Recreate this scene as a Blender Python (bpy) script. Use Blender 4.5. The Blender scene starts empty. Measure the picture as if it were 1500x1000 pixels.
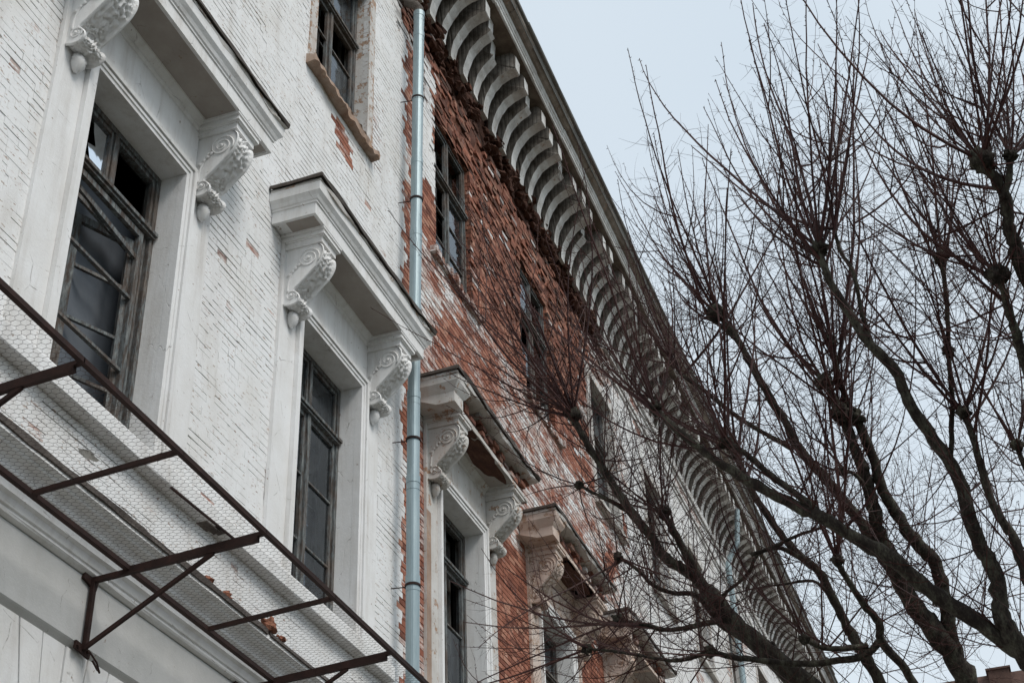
import bpy, math, random
from mathutils import Vector, Matrix, noise
R=random.Random(7)
scene=bpy.context.scene; COL=scene.collection
GZ=1.6          # camera height; facade heights below are measured from the camera level
WY=6.0          # the wall plane
def nz(x,y=0.0,z=0.0): return noise.noise(Vector((x,y,z)))
# ------------------------------------------------------------------ camera
F=2156.745/1500.0*36.0
RM=Matrix(((0.33628507,-0.5279314,0.77987229),(-0.94108239,-0.21979227,0.25701223),(-0.03572507,0.82035346,0.57073981)))
cd=bpy.data.cameras.new('camera'); cam=bpy.data.objects.new('camera',cd); COL.objects.link(cam)
cd.sensor_width=36; cd.lens=F; cd.clip_start=0.05; cd.clip_end=2000
m=Matrix.Identity(4)
for i in range(3):
    m[i][0]=RM[i][0]; m[i][1]=RM[i][1]; m[i][2]=-RM[i][2]
m[2][3]=GZ; cam.matrix_world=m; scene.camera=cam
def at(px,py,d):
    """a point of the place, d metres ahead, given by its bearing from the photographer"""
    v=RM@Vector(((px-750)/2156.745*d,(500-py)/2156.745*d,d)); v.z+=GZ; return v
# ------------------------------------------------------------------ node helpers
class NT:
    def __init__(s,name,obj=True):
        s.m=bpy.data.materials.new(name); s.m.use_nodes=True; s.t=s.m.node_tree; s.t.nodes.clear()
        s.out=s.n('ShaderNodeOutputMaterial'); s.b=s.n('ShaderNodeBsdfPrincipled'); s.l(s.b.outputs[0],s.out.inputs[0])
        s.co=s.n('ShaderNodeNewGeometry').outputs['Position']
    def n(s,t,**k):
        o=s.t.nodes.new(t)
        for a,b in k.items(): setattr(o,a,b)
        return o
    def l(s,a,b): s.t.links.new(a,b)
    def put(s,sock,v):
        if hasattr(v,'is_linked') or hasattr(v,'links'): s.l(v,sock)
        else:
            try: sock.default_value=v
            except Exception: sock.default_value=(v[0],v[1],v[2],1)
    def noise(s,scale,detail=4,rough=.6,vec=None,dist=0.0):
        o=s.n('ShaderNodeTexNoise'); o.inputs['Scale'].default_value=scale; o.inputs['Detail'].default_value=detail
        o.inputs['Roughness'].default_value=rough; o.inputs['Distortion'].default_value=dist
        s.l(vec if vec else s.co,o.inputs['Vector']); return o.outputs['Fac']
    def map(s,scale,vec=None,loc=(0,0,0)):
        o=s.n('ShaderNodeMapping'); o.inputs['Scale'].default_value=scale; o.inputs['Location'].default_value=loc
        s.l(vec if vec else s.co,o.inputs['Vector']); return o.outputs[0]
    def ramp(s,fac,stops):
        o=s.n('ShaderNodeValToRGB'); e=o.color_ramp.elements
        while len(e)<len(stops): e.new(.5)
        for i,(p,c) in enumerate(stops):
            e[i].position=p; c=(c,c,c) if isinstance(c,(int,float)) else c; e[i].color=(c[0],c[1],c[2],1)
        s.l(fac,o.inputs[0]); return o.outputs[0]
    def mix(s,f,a,b,mode='MIX'):
        o=s.n('ShaderNodeMix',data_type='RGBA',blend_type=mode)
        s.put(o.inputs[0],f)
        for k,v in ((6,a),(7,b)):
            if isinstance(v,tuple): o.inputs[k].default_value=(v[0],v[1],v[2],1)
            else: s.l(v,o.inputs[k])
        return o.outputs[2]
    def math(s,op,a,b=0.0,c=0.0):
        o=s.n('ShaderNodeMath',operation=op); s.put(o.inputs[0],a); s.put(o.inputs[1],b); s.put(o.inputs[2],c); return o.outputs[0]
    def bump(s,h,st=.5,dist=.01,prev=None):
        o=s.n('ShaderNodeBump'); o.inputs['Strength'].default_value=st; o.inputs['Distance'].default_value=dist
        s.l(h,o.inputs['Height'])
        if prev: s.l(prev,o.inputs['Normal'])
        return o.outputs[0]
    def fin(s,col,rough=.8,bump=None,metal=0.0,spec=.3):
        s.put(s.b.inputs['Base Color'],col if not isinstance(col,tuple) else (col[0],col[1],col[2],1))
        s.put(s.b.inputs['Roughness'],rough); s.put(s.b.inputs['Metallic'],metal)
        s.b.inputs['Specular IOR Level'].default_value=spec
        if bump: s.l(bump,s.b.inputs['Normal'])
        return s.m
def M_brick():
    s=NT('limewashed_brick'); a=s.n('ShaderNodeAttribute',attribute_name='col'); sp=s.n('ShaderNodeSeparateColor'); s.l(a.outputs['Color'],sp.inputs[0])
    paint,rnd,grime_shade=sp.outputs[0],sp.outputs[1],sp.outputs[2]
    n1=s.noise(9,6,.72,vec=s.map((.42,1,2.4))); n2=s.noise(70,4,.7); n3=s.noise(1.3,5,.6); n4=s.noise(30,5,.75)
    br=s.ramp(s.math('ADD',s.math('MULTIPLY',rnd,.75),s.math('MULTIPLY',n4,.3)),[(.1,(.11,.036,.024)),(.42,(.25,.085,.052)),(.72,(.37,.145,.092)),(1,(.48,.28,.20))])
    br=s.mix(s.math('MULTIPLY',s.ramp(n2,[(.45,0),(.75,1)]),.4),br,(.40,.25,.19))
    wh=s.ramp(n3,[(.25,(.72,.705,.675)),(.5,(.81,.812,.808)),(.8,(.82,.83,.835))])
    wh=s.mix(s.ramp(n4,[(.56,0),(.8,.32)]),wh,(.40,.36,.32))
    st=s.noise(1.0,6,.7,vec=s.map((3.2,3.2,.45))); wh=s.mix(s.ramp(st,[(.50,0),(.62,.18),(.85,.5)]),wh,(.42,.37,.32))
    v=s.math('ADD',s.math('MULTIPLY',paint,1.7),s.math('MULTIPLY',n1,2.3)); v=s.math('ADD',v,-1.5)
    mk=s.ramp(v,[(.24,0),(.44,.40),(.60,.62),(.70,1)])
    halo=s.ramp(v,[(.40,0),(.5,1),(.8,0)])
    chip=s.ramp(s.noise(26,3,.6,vec=s.map((.5,1,1.5))),[(.615,0),(.66,.85)]); wh=s.mix(chip,wh,s.ramp(n4,[(.3,(.22,.13,.09)),(.7,(.50,.40,.32))])); c=s.mix(mk,br,wh); c=s.mix(s.math('MULTIPLY',halo,.42),c,(.56,.37,.28))
    c=s.mix(s.math('MULTIPLY',grime_shade,.85),c,(.05,.035,.028))
    h=s.math('ADD',s.math('MULTIPLY',n4,.6),s.math('MULTIPLY',mk,.5))
    return s.fin(c,.88,s.bump(n2,.45,.004,s.bump(h,.8,.008)),spec=.2)
def M_plaster(name,c1,c2,stain=(.36,.31,.26),amt=.5,flake=None):
    s=NT(name); n1=s.noise(2.2,6,.65); n2=s.noise(40,5,.7); st=s.noise(1.4,6,.7,vec=s.map((4,4,.4))); n5=s.noise(7,8,.75)
    c=s.ramp(n1,[(.3,c1),(.65,c2)])
    c=s.mix(s.ramp(st,[(.48,0),(.62,amt*.35),(.8,amt)]),c,stain); sp=s.noise(16,3,.6); c=s.mix(s.ramp(sp,[(.70,0),(.73,.7)]),c,(.25,.17,.12))
    c=s.mix(s.ramp(n2,[(.62,0),(.85,.35)]),c,stain)
    # hairline cracks
    vo=s.n('ShaderNodeTexVoronoi',feature='DISTANCE_TO_EDGE'); vo.inputs['Scale'].default_value=1.7
    s.l(s.mix(.12,s.co,s.n('ShaderNodeTexNoise').outputs['Color']),vo.inputs['Vector'])
    ck=s.ramp(vo.outputs['Distance'],[(0,1),(.006,0)]); cm=s.math('MULTIPLY',ck,s.ramp(n5,[(.5,0),(.6,.6)]))
    c=s.mix(cm,c,(.15,.12,.10))
    h=s.math('ADD',s.math('MULTIPLY',n2,.3),s.math('MULTIPLY',n5,.8)); h=s.math('SUBTRACT',h,cm)
    if flake:
        fk=s.ramp(n5,[(flake,0),(flake+.03,1)]); c=s.mix(fk,c,s.ramp(n2,[(.3,(.34,.20,.13)),(.7,(.45,.34,.26))])); h=s.math('SUBTRACT',h,s.math('MULTIPLY',fk,.6))
    return s.fin(c,.85,s.bump(h,.5,.012),spec=.2)
def M_simple(name,stops,scale=8,rough=.7,metal=0.0,bs=.4,bd=.006,stretch=(1,1,1),spec=.3):
    s=NT(name); v=s.map(stretch); n=s.noise(scale,6,.7,vec=v); n2=s.noise(scale*6,4,.7,vec=v)
    f=s.math('ADD',s.math('MULTIPLY',n,.7),s.math('MULTIPLY',n2,.3))
    return s.fin(s.ramp(f,stops),rough,s.bump(f,bs,bd),metal,spec)
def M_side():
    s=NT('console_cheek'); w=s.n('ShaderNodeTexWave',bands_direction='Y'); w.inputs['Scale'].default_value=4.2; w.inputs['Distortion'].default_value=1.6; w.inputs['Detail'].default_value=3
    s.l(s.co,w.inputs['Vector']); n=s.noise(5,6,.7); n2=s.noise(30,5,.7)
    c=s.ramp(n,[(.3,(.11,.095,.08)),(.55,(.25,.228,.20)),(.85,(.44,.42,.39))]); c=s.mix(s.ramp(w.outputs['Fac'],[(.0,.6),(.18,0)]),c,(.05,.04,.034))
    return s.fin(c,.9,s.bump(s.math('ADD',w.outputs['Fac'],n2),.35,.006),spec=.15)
def M_wood():
    s=NT('weathered_window_wood'); v=s.map((4,4,.8)); n=s.noise(6,8,.8,vec=v); n2=s.noise(2.2,5,.7)
    c=s.ramp(n,[(.3,(.022,.018,.016)),(.44,(.085,.070,.060)),(.52,(.12,.135,.14)),(.60,(.20,.215,.21)),(.75,(.36,.345,.31))])
    c=s.mix(s.ramp(n2,[(.45,0),(.6,.75)]),c,s.ramp(n,[(.3,(.05,.035,.028)),(.7,(.20,.155,.125))]))
    return s.fin(c,.8,s.bump(n,.7,.004),spec=.2)
def M_glass():
    s=NT('dusty_glass'); s.t.nodes.remove(s.b)
    g=s.n('ShaderNodeBsdfGlossy'); g.inputs['Roughness'].default_value=.06; g.inputs['Color'].default_value=(.85,.92,1,1)
    t=s.n('ShaderNodeBsdfTransparent'); t.inputs['Color'].default_value=(.5,.56,.58,1)
    d=s.n('ShaderNodeBsdfDiffuse'); d.inputs['Color'].default_value=(.20,.215,.22,1)
    fr=s.n('ShaderNodeFresnel'); fr.inputs['IOR'].default_value=1.7
    nn=s.noise(3.0,3,.5); b=s.bump(nn,.25,.02); s.l(b,g.inputs['Normal'])
    m1=s.n('ShaderNodeMixShader'); s.l(fr.outputs[0],m1.inputs[0]); s.l(t.outputs[0],m1.inputs[1]); s.l(g.outputs[0],m1.inputs[2])
    m2=s.n('ShaderNodeMixShader'); s.l(s.ramp(s.noise(4,6,.7),[(.4,.02),(.75,.20)]),m2.inputs[0]); s.l(m1.outputs[0],m2.inputs[1]); s.l(d.outputs[0],m2.inputs[2])
    s.l(m2.outputs[0],s.out.inputs[0]); return s.m
MT=dict(brick=M_brick(),
 plaster=M_plaster('painted_plaster',(.72,.71,.69),(.81,.812,.81),amt=.6),
 plasterB=M_plaster('stained_plaster',(.50,.47,.43),(.63,.62,.60),amt=.75,flake=.57),
 plasterW=M_plaster('peeling_window_plaster',(.52,.50,.47),(.70,.69,.67),stain=(.36,.25,.18),amt=.8,flake=.515),
 plasterR=M_plaster('reddened_plaster',(.50,.36,.29),(.64,.56,.50),amt=.6,flake=.55),
 soffit=M_plaster('shaded_soffit_plaster',(.30,.265,.235),(.40,.365,.335),amt=.35),  # shade under the hoods is put into this plaster colour
 flat=M_plaster('smooth_frieze_plaster',(.50,.505,.495),(.59,.59,.58),stain=(.40,.37,.32),amt=.3),
 tan=M_plaster('crumbling_sill_render',(.27,.17,.12),(.44,.34,.275),stain=(.16,.10,.07),amt=.8,flake=.53),
 eaveS=M_plaster('brown_eave_underside',(.10,.078,.06),(.23,.19,.155),stain=(.05,.035,.028),amt=.8),  # darker brown than the eave face
 console=M_plaster('console_plaster',(.50,.485,.46),(.76,.765,.755),stain=(.20,.17,.14),amt=.9,flake=.61),
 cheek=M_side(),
 eave=M_plaster('weathered_eave_render',(.16,.13,.105),(.38,.335,.29),stain=(.12,.09,.07),amt=.8,flake=.60),
 zinc=M_simple('grey_gutter_metal',[(.3,(.10,.095,.085)),(.7,(.25,.24,.215))],2,.6,.3,stretch=(1,1,1)),
 flash=M_simple('rusted_flashing',[(.3,(.035,.028,.024)),(.5,(.085,.07,.06)),(.75,(.17,.15,.13))],4,.7,.2),
 pipe=M_simple('galvanised_pipe',[(.2,(.17,.235,.255)),(.45,(.27,.345,.37)),(.8,(.38,.46,.48))],2.2,.42,.35,.15,.003,(5,5,.7),.5),
 iron=M_simple('rusty_iron',[(.3,(.014,.008,.007)),(.6,(.040,.018,.014)),(.8,(.10,.038,.024))],9,.75,.2,.5,.004),
 wood=M_wood(), glass=M_glass(),
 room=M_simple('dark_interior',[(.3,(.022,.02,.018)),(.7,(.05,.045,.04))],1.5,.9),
 cloth=M_simple('grey_curtain_cloth',[(.3,(.10,.118,.14)),(.7,(.16,.175,.195))],1.2,.9),
 bark=M_simple('tree_bark',[(.3,(.014,.010,.009)),(.47,(.034,.027,.023)),(.58,(.08,.076,.058)),(.75,(.19,.185,.14))],7,.9,0,1.0,.02,(2,2,.8),.15),
 twig=M_simple('young_shoot_bark',[(.3,(.018,.008,.007)),(.5,(.050,.016,.014)),(.62,(.072,.028,.020)),(.8,(.11,.070,.045))],5,.65,0,.3,.003,spec=.3),
 hole=M_simple('shaded_lath_and_brick',[(.3,(.035,.016,.012)),(.55,(.10,.045,.03)),(.8,(.22,.14,.09))],11,.95,0,1.0,.03,(.4,1,2)),  # lath and brick, with the shade of a cavity put into the colour
 asphalt=M_simple('asphalt',[(.3,(.035,.035,.036)),(.7,(.065,.064,.062))],14,.9),
 paving=M_simple('concrete_paving',[(.3,(.20,.19,.18)),(.7,(.30,.29,.27))],6,.9),
 grass=M_simple('winter_turf',[(.3,(.04,.045,.02)),(.7,(.09,.08,.045))],5,.95,bd=.05),
 tile=M_simple('brown_roof_tile',[(.3,(.06,.035,.028)),(.7,(.13,.075,.058))],7,.85),
 frag=M_simple('broken_brick',[(.3,(.22,.075,.045)),(.6,(.36,.16,.10)),(.85,(.45,.32,.24))],10,.95,0,1,.02),
)
# ------------------------------------------------------------------ mesh helpers
class MB:
    def __init__(s): s.v=[];s.f=[];s.c=[];s.mi=[]
    def add(s,vs,fs,c=None,mi=0):
        b=len(s.v); s.v+=vs
        for f in fs: s.f.append(tuple(b+i for i in f)); s.c.append(c or (1,.5,0)); s.mi.append(mi)
    def hexa(s,p,c=None,mi=0):   # 8 points: bottom ring 0-3, top ring 4-7
        s.add(p,[(3,2,1,0),(4,5,6,7),(0,1,5,4),(1,2,6,5),(2,3,7,6),(3,0,4,7)],c,mi)
    def box(s,x0,x1,y0,y1,z0,z1,c=None,mi=0):
        s.hexa([(x0,y0,z0),(x1,y0,z0),(x1,y1,z0),(x0,y1,z0),(x0,y0,z1),(x1,y0,z1),(x1,y1,z1),(x0,y1,z1)],c,mi)
    def fb(s,x0,x1,o0,o1,z0,z1,c=None,mi=0):  # facade box
        s.box(x0,x1,-max(o0,o1),-min(o0,o1),z0+GZ,z1+GZ,c,mi)
    def prism(s,prof,x0,x1,mi=0,step=None,jit=0.0,caps=True):  # prof [(off,z)...] open or closed outline swept along x
        n=max(1,int((x1-x0)/step)) if step else 1; k=len(prof); vs=[]; fs=[]
        for i in range(n+1):
            x=x0+(x1-x0)*i/n
            for j,(o,z) in enumerate(prof):
                a=nz(x*1.7,j*3.1,5)*jit+nz(x*12,j*3.1,15)*jit*.7; b=nz(x*1.7,j*3.1,9)*jit+nz(x*12,j*3.1,19)*jit*.7
                vs.append((x,-(o+a),z+GZ+b))
        for i in range(n):
            for j in range(k): fs.append((i*k+j,i*k+(j+1)%k,(i+1)*k+(j+1)%k,(i+1)*k+j))
        if caps: fs.append(tuple(range(k-1,-1,-1))); fs.append(tuple(n*k+j for j in range(k)))
        s.add(vs,fs,None,mi)
    def mitre(s,prof,xc,hw,mi=0,jit=0.0,sub=14):  # moulding round three sides of a hood
        k=len(prof); vs=[];path=[]
        for d,z in prof:
            row=[(xc-hw-d,0.0,z)]
            for i in range(4): row.append((xc-hw-d,-(d)*(i/3.0) ,z)) if i else None
            for i in range(1,sub): row.append((xc-hw-d+(2*(hw+d))*i/sub,-d,z))
            for i in range(3,-1,-1): row.append((xc+hw+d,-d*(i/3.0),z))
            path.append(row)
        L=len(path[0])
        for j,row in enumerate(path):
            for x,y,z in row:
                a=nz(x*2.1,j*2.3,z+3)*jit; b=nz(x*2.6,y*2.0+j*1.7,7)*jit
                vs.append((x,y-abs(a),z+GZ+b))
        fs=[]
        for j in range(k-1):
            for i in range(L-1): fs.append((j*L+i,j*L+i+1,(j+1)*L+i+1,(j+1)*L+i))
        s.add(vs,fs,None,mi)
    def tube(s,pts,rad,n=6,mi=0,cap=True,c=None):
        pts=[Vector(p) for p in pts]; k=len(pts)
        if not isinstance(rad,(list,tuple)): rad=[rad]*k
        t=(pts[1]-pts[0]).normalized(); a=t.orthogonal().normalized(); vs=[];fs=[]
        for i in range(k):
            if i: t=(pts[min(i+1,k-1)]-pts[i-1]).normalized()
            a=(a-t*a.dot(t)); a=a.normalized() if a.length>1e-6 else t.orthogonal().normalized()
            b=t.cross(a); r=rad[i]
            for j in range(n):
                q=2*math.pi*j/n; p=pts[i]+(a*math.cos(q)+b*math.sin(q))*r; vs.append((p.x,p.y,p.z))
        for i in range(k-1):
            for j in range(n): fs.append((i*n+j,i*n+(j+1)%n,(i+1)*n+(j+1)%n,(i+1)*n+j))
        if cap: fs.append(tuple(range(n-1,-1,-1))); fs.append(tuple((k-1)*n+j for j in range(n)))
        s.add(vs,fs,c,mi)
    def bar(s,p,q,w,h=None,mi=0):   # rectangular bar
        p=Vector(p);q=Vector(q);h=h or w; t=(q-p).normalized(); up=Vector((0,0,1)) if abs(t.z)<.9 else Vector((0,1,0))
        a=t.cross(up).normalized()*w/2; b=a.cross(t).normalized()*h/2
        s.hexa([tuple(x) for x in (p-a-b,p+a-b,p+a+b,p-a+b,q-a-b,q+a-b,q+a+b,q-a+b)],None,mi)
    def blob(s,c,r,amp=.25,seed=0,nu=10,nv=7,sc=(1,1,1),mi=0,fr=2.2):
        vs=[];fs=[]
        for i in range(nv+1):
            th=math.pi*i/nv
            for j in range(nu):
                ph=2*math.pi*j/nu; d=Vector((math.sin(th)*math.cos(ph),math.sin(th)*math.sin(ph),math.cos(th)))
                k=r*(1+amp*nz(d.x*fr+seed,d.y*fr,d.z*fr)*2)
                vs.append((c[0]+d.x*k*sc[0],c[1]+d.y*k*sc[1],c[2]+d.z*k*sc[2]))
        for i in range(nv):
            for j in range(nu): fs.append((i*nu+j,(i+1)*nu+j,(i+1)*nu+(j+1)%nu,i*nu+(j+1)%nu))
        s.add(vs,fs,None,mi)
    def build(s,name,mats,parent=None,smooth=False,loc=None,col=False,label=None):
        me=bpy.data.meshes.new(name); me.from_pydata([tuple(v) for v in s.v],[],s.f)
        mats=mats if isinstance(mats,(list,tuple)) else [mats]
        for m_ in mats: me.materials.append(MT[m_] if isinstance(m_,str) else m_)
        if len(mats)>1: me.polygons.foreach_set('material_index',s.mi)
        if col:
            at_=me.attributes.new('col','FLOAT_COLOR','FACE'); buf=[]
            for c in s.c: buf+= [c[0],c[1],c[2],1.0]
            at_.data.foreach_set('color',buf)
        if smooth: me.polygons.foreach_set('use_smooth',[True]*len(me.polygons))
        me.update(); o=bpy.data.objects.new(name,me); COL.objects.link(o)
        if parent: o.parent=parent
        if loc: o.location=loc
        if label: o['label']=label
        return o
def empty(name,loc,label,cat,group=None):
    o=bpy.data.objects.new(name,None); COL.objects.link(o); o.location=loc; o.empty_display_size=.3
    o['label']=label; o['category']=cat
    if group: o['group']=group
    return o
def tag(o,label,cat,group=None):
    o['label']=label; o['category']=cat
    if group: o['group']=group
    return o
def struct(o): o['kind']='structure'; return o
def dup(o,parent,loc=None,kids=True):
    c=o.copy(); COL.objects.link(c); c.parent=parent
    if loc is not None: c.location=loc
    if kids:
        for ch in list(o.children): dup(ch,c)
    return c
# ------------------------------------------------------------------ the facade
XA,XB=-2.0,59.0; WC=8.0; WS=3.87; HWD=.72
NW=13
centers=[WC+WS*k for k in range(-2,NW)]
BL=empty('building',(0,WY,0),'long weathered three storey building with white limewashed brick, hooded windows and bracketed eaves','building')
SILL,HEAD=6.07,9.08; USILL,UHEAD=12.76,15.5; UH=.74
holes=[]; nobrick=[]
for c in centers:
    holes+=[(c-HWD-.02,c+HWD+.02,SILL-.05,HEAD+.02),(c-UH-.02,c+UH+.02,USILL-.05,UHEAD+.02)]
    nobrick+=[(c-1.2,c+1.2,5.95,9.84),(c-UH,c+UH,USILL-.06,UHEAD+.01)]
def sstep(a,b,x): t=max(0,min(1,(x-a)/(b-a))); return t*t*(3-2*t)
def erosion(x,z):
    n=nz(x*.9,z*.9,1)*.5+nz(x*2.3,z*2.3,4)*.25
    e=sstep(14.7,15.2,x+n*.4)*(1-sstep(23.5,25.5,x+n*2))*sstep(12.8,13.6,z+n*.8-max(0,(x-19))*.1)
    if x<15.6 and z<16.1: e*=sstep(14.8,15.2,x+n*.3)
    e=max(e,sstep(14.2,14.5,x+n*.4)*(1-sstep(15,16,x))*sstep(15.9,16.3,z+n*.5))
    e=max(e,.75*sstep(13.2,13.6,x)*(1-sstep(14.3,15,x))*sstep(15.75,16.1,z+n*.4+(x-13.6)*.6))
    e*=.66+.55*sstep(14.3,16.6,z)
    return max(0,min(1,e))
def relief(x,z):
    return abs(nz(x*1.7,z*2.6,8))*.075+abs(nz(x*4.5,z*7,18))*.05+max(0,nz(x*1.1,z*1.4,28)-.1)*.10
def paintf(x,z):
    n=nz(x*.55,z*.55,20); n2=nz(x*1.6,z*2.4,31); n3=nz(x*1.3,round(z/.078)*5.3,41)
    if x<13.88+.10*n2: p=1.0
    elif x<14.28 and z<16: p=.22+.8*max(0,n2)+.25*n3
    elif x<15.05-.1*n2+.3*n and 13.75-.5*n2<z<16.2: p=.985
    elif x<22.8+n*4:
        if z>12.75: p=.10+.25*max(0,n2)+.12*n3
        elif z>9.6: p=.47+.30*n2+.28*n+.28*n3
        else: p=(.10+.2*n2 if x>16.6 else .40+.3*n2)+.2*n3
    else:
        t=sstep(22.0,27.5,x+n*2.5); p=(.50+.4*n2+.4*n3)*(1-t)+1.0*t+( -.45 if n<-.38 else 0)
    if 12.62<x<13.02+.1*n2 and 12.62<z<13.95+.5*n2: p=min(p,.72)
    if x<13.2:
        if (x-11.95)**2/.10+(z-12.32+(x-11.95)*.15)**2/.05<1+n2: p=.30
        if n2<-.50: p=.86
    return max(0,min(1,p))
def n3z(x,j): return nz(x*1.3,j*5.3,141)
def free(z0,z1):
    ex=sorted([(a,b) for a,b,c,d in nobrick if c<z1 and d>z0]); out=[]; x=XA
    for a,b in ex:
        if a>x+.02: out.append((x,a))
        x=max(x,b)
    if x<XB: out.append((x,XB))
    return out
CH=.078
bk=MB(); z=5.12; j=0
while z<17.42:
    zt=z+CH
    for (xa,xb) in free(z+.01,zt-.01):
        x=xa-((j%2)*.13) ; 
        while x<xb:
            big=1.0 if x<32 else 3.0
            L=R.choice((.25,.19,.125))*big+R.uniform(-.01,.01)
            x0,x1=max(x,xa),min(x+L,xb); x+=L
            if x1-x0<.02: continue
            xm,zm=(x0+x1)/2,z+CH/2; e=erosion(xm,zm); p=paintf(xm,zm); r=R.random()
            openj=nz(xm*.7,zm*.9,50)*.7+nz(xm*2.4,j*3.7,60)*1.25+R.uniform(-.55,.55)+.7*nz(xm*.45,zm*.6,70)-(.3 if zm<5.95 else 0)
            g=(.006+.013*min(1,openj*1.3)) if openj>.10 else .0008
            if p<.8: g=R.uniform(.010,.016)
            vg=(-.0004 if R.random()<.93 else .006) if p>.8 else (.004 if e<.05 else .006)
            o=R.uniform(-.0012,.0012)+.014*nz(xm*1.4,zm*1.4,3); ta=R.uniform(-.0006,.0006); q=p
            if p>.97:
                if R.random()<.005: q=R.uniform(.42,.66)
                elif R.random()<.09: q=R.uniform(.70,.84)
                o+=-.004 if q<.6 else 0
            elif .3<p<.8: q=max(0,min(1,p+R.uniform(-.07,.07)))
            else: q=max(0,p+R.uniform(-.12,.12))
            gr=0.0
            if e>.05:
                if nz(xm*2.2,zm*4,90)+R.uniform(-.2,.2)>.42-.15*e or R.random()<(.97*sstep(16.5,16.72,zm+.45*nz(xm*1.3,3)+.25*nz(xm*4,8)) if 14.3<xm<24 else .02): continue
                o+=-e*relief(xm,zm)+.013*e*R.random()-.045*e*R.random()**5; ta=R.uniform(-.004,.004)*e; gr=min(1,(R.random()**2)*.8*e+.55*e*max(0,nz(xm*1.4,zm*2.0,210)+.05)); g=.007
                gr+= .5*sstep(16.2,17.0,zm)*e+(.5*R.random() if R.random()<.3 else 0)  # random grime, plus cavity shade painted in towards the consoles
                if n3z(xm,j)>.30 and R.random()<.4: q=R.uniform(.5,.68)
            jx=lambda s=.0006+.006*e: R.uniform(-s,s)
            dp=.07+.1*e
            a0,a1,b0,b1=x0+vg/2,x1-vg/2,z+g/2,zt-g/2
            fr=[(a0+jx(),-(o+ta)+jx(),b0+jx()),(a1+jx(),-(o-ta)+jx(),b0+jx()),(a1+jx(),-(o-ta)+jx(),b1+jx()),(a0+jx(),-(o+ta)+jx(),b1+jx())]
            vs=[(a,b,c+GZ) for a,b,c in fr]+[(a0,-o+dp,b0+GZ),(a1,-o+dp,b0+GZ),(a1,-o+dp,b1+GZ),(a0,-o+dp,b1+GZ)]
            if p>.8 and e<.05: cc=(q,r,gr); cs=(q,r,.15)
            else: cc=(q,r,gr); cs=(q*.6,r*.8,min(1,gr+.2))
            b=len(bk.v); bk.v+=vs
            for k,f in enumerate(((0,1,2,3),(1,0,4,5),(2,1,5,6),(3,2,6,7),(0,3,7,4))):
                bk.f.append(tuple(b+i for i in f)); bk.c.append(cc if k==0 else cs); bk.mi.append(0)
    z=zt; j+=1
bk.build('brick_wall','brick',BL,col=True)
# mortar bed behind the bricks, with the window openings left out
xs=set();zs=set(); x=XA
while x<=XB+.01: xs.add(round(x,3)); x+=.13 if x<28 else 1.0
z=-GZ
for a,b,c,d in holes: xs|={round(a,3),round(b,3)}; zs|={round(c,3),round(d,3)}
z=4.9
while z<17.6: zs.add(round(z,3)); z+=.12
xs=sorted(xs);zs=sorted(zs); mb=MB(); idx={}
def bo(x,z):
    e=erosion(x,z); return -.015-e*(-.003+relief(x,z)+.15*sstep(16.45,16.8,z+.3*nz(x*1.3,3)))
for i in range(len(xs)-1):
    for k in range(len(zs)-1):
        xm,zm=(xs[i]+xs[i+1])/2,(zs[k]+zs[k+1])/2
        if any(a<xm<b and c<zm<d for a,b,c,d in holes): continue
        ids=[]
        for (u,w) in ((i,k),(i+1,k),(i+1,k+1),(i,k+1)):
            if (u,w) not in idx: idx[(u,w)]=len(mb.v); mb.v.append((xs[u],-bo(xs[u],zs[w]),zs[w]+GZ))
            ids.append(idx[(u,w)])
        p=paintf(xm,zm); e=erosion(xm,zm)
        mb.f.append(tuple(ids)); mb.c.append((p*.75 if p>.8 else p*.7,R.random(),.12 if p>.8 else .35+.6*e*sstep(16.2,16.7,zm))); mb.mi.append(0)  # bed colour also takes the painted cavity shade near the consoles
mb.build('mortar_bed','brick',BL,col=True)
# structural walls: ground floor front, ends, back, roof, floors
g=MB()
g.fb(XA,XB,0.0,-.45,-GZ,4.19)
g.fb(XA,XB,-.02,-.45,4.19,4.9); g.build('ground_floor_wall','plaster',BL)
g=MB()
for c0,c1,z0,z1 in ((XA,XA+.4,-GZ,18.4),(XB-.4,XB,-GZ,18.4)): g.fb(c0,c1,-.5,-12,z0,z1)
g.fb(XA,XB,-12,-12.4,-GZ,18.4)
g.build('end_wall','plaster',BL)
g=MB()
for zz in (4.6,11.3): g.fb(XA+.4,XB-.4,-.17,-12,zz,zz+.3)
g.fb(XA+.4,XB-.4,-.17,-12,18.0,18.3)
g.fb(XA+.4,XB-.4,-4.5,-4.7,4.9,18.0)
for c in centers: g.fb(c+WS/2-.1,c+WS/2+.1,-.3,-4.5,4.9,18.0)
# brick piers behind the face, so openings have thickness
for c in [centers[0]-WS]+centers:
    g.fb(c+HWD+.03,c+WS-HWD-.03,-.26,-.40,4.9,18.0) if c+WS-HWD<XB else None
for c in centers:
    for a,b in ((4.9,SILL-.03),(HEAD+.03,USILL-.06),(UHEAD+.04,18.0)): g.fb(c-HWD-.03,c+HWD+.03,-.26,-.40,a,b)
g.build('dark_rooms','room',BL)
g=MB(); g.prism([(.95,18.9),(-6,22.5),(-12.4,18.9),(-12.4,18.7),(-6,22.2),(.9,18.75)],XA,XB); g.build('roof','zinc',BL)
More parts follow.
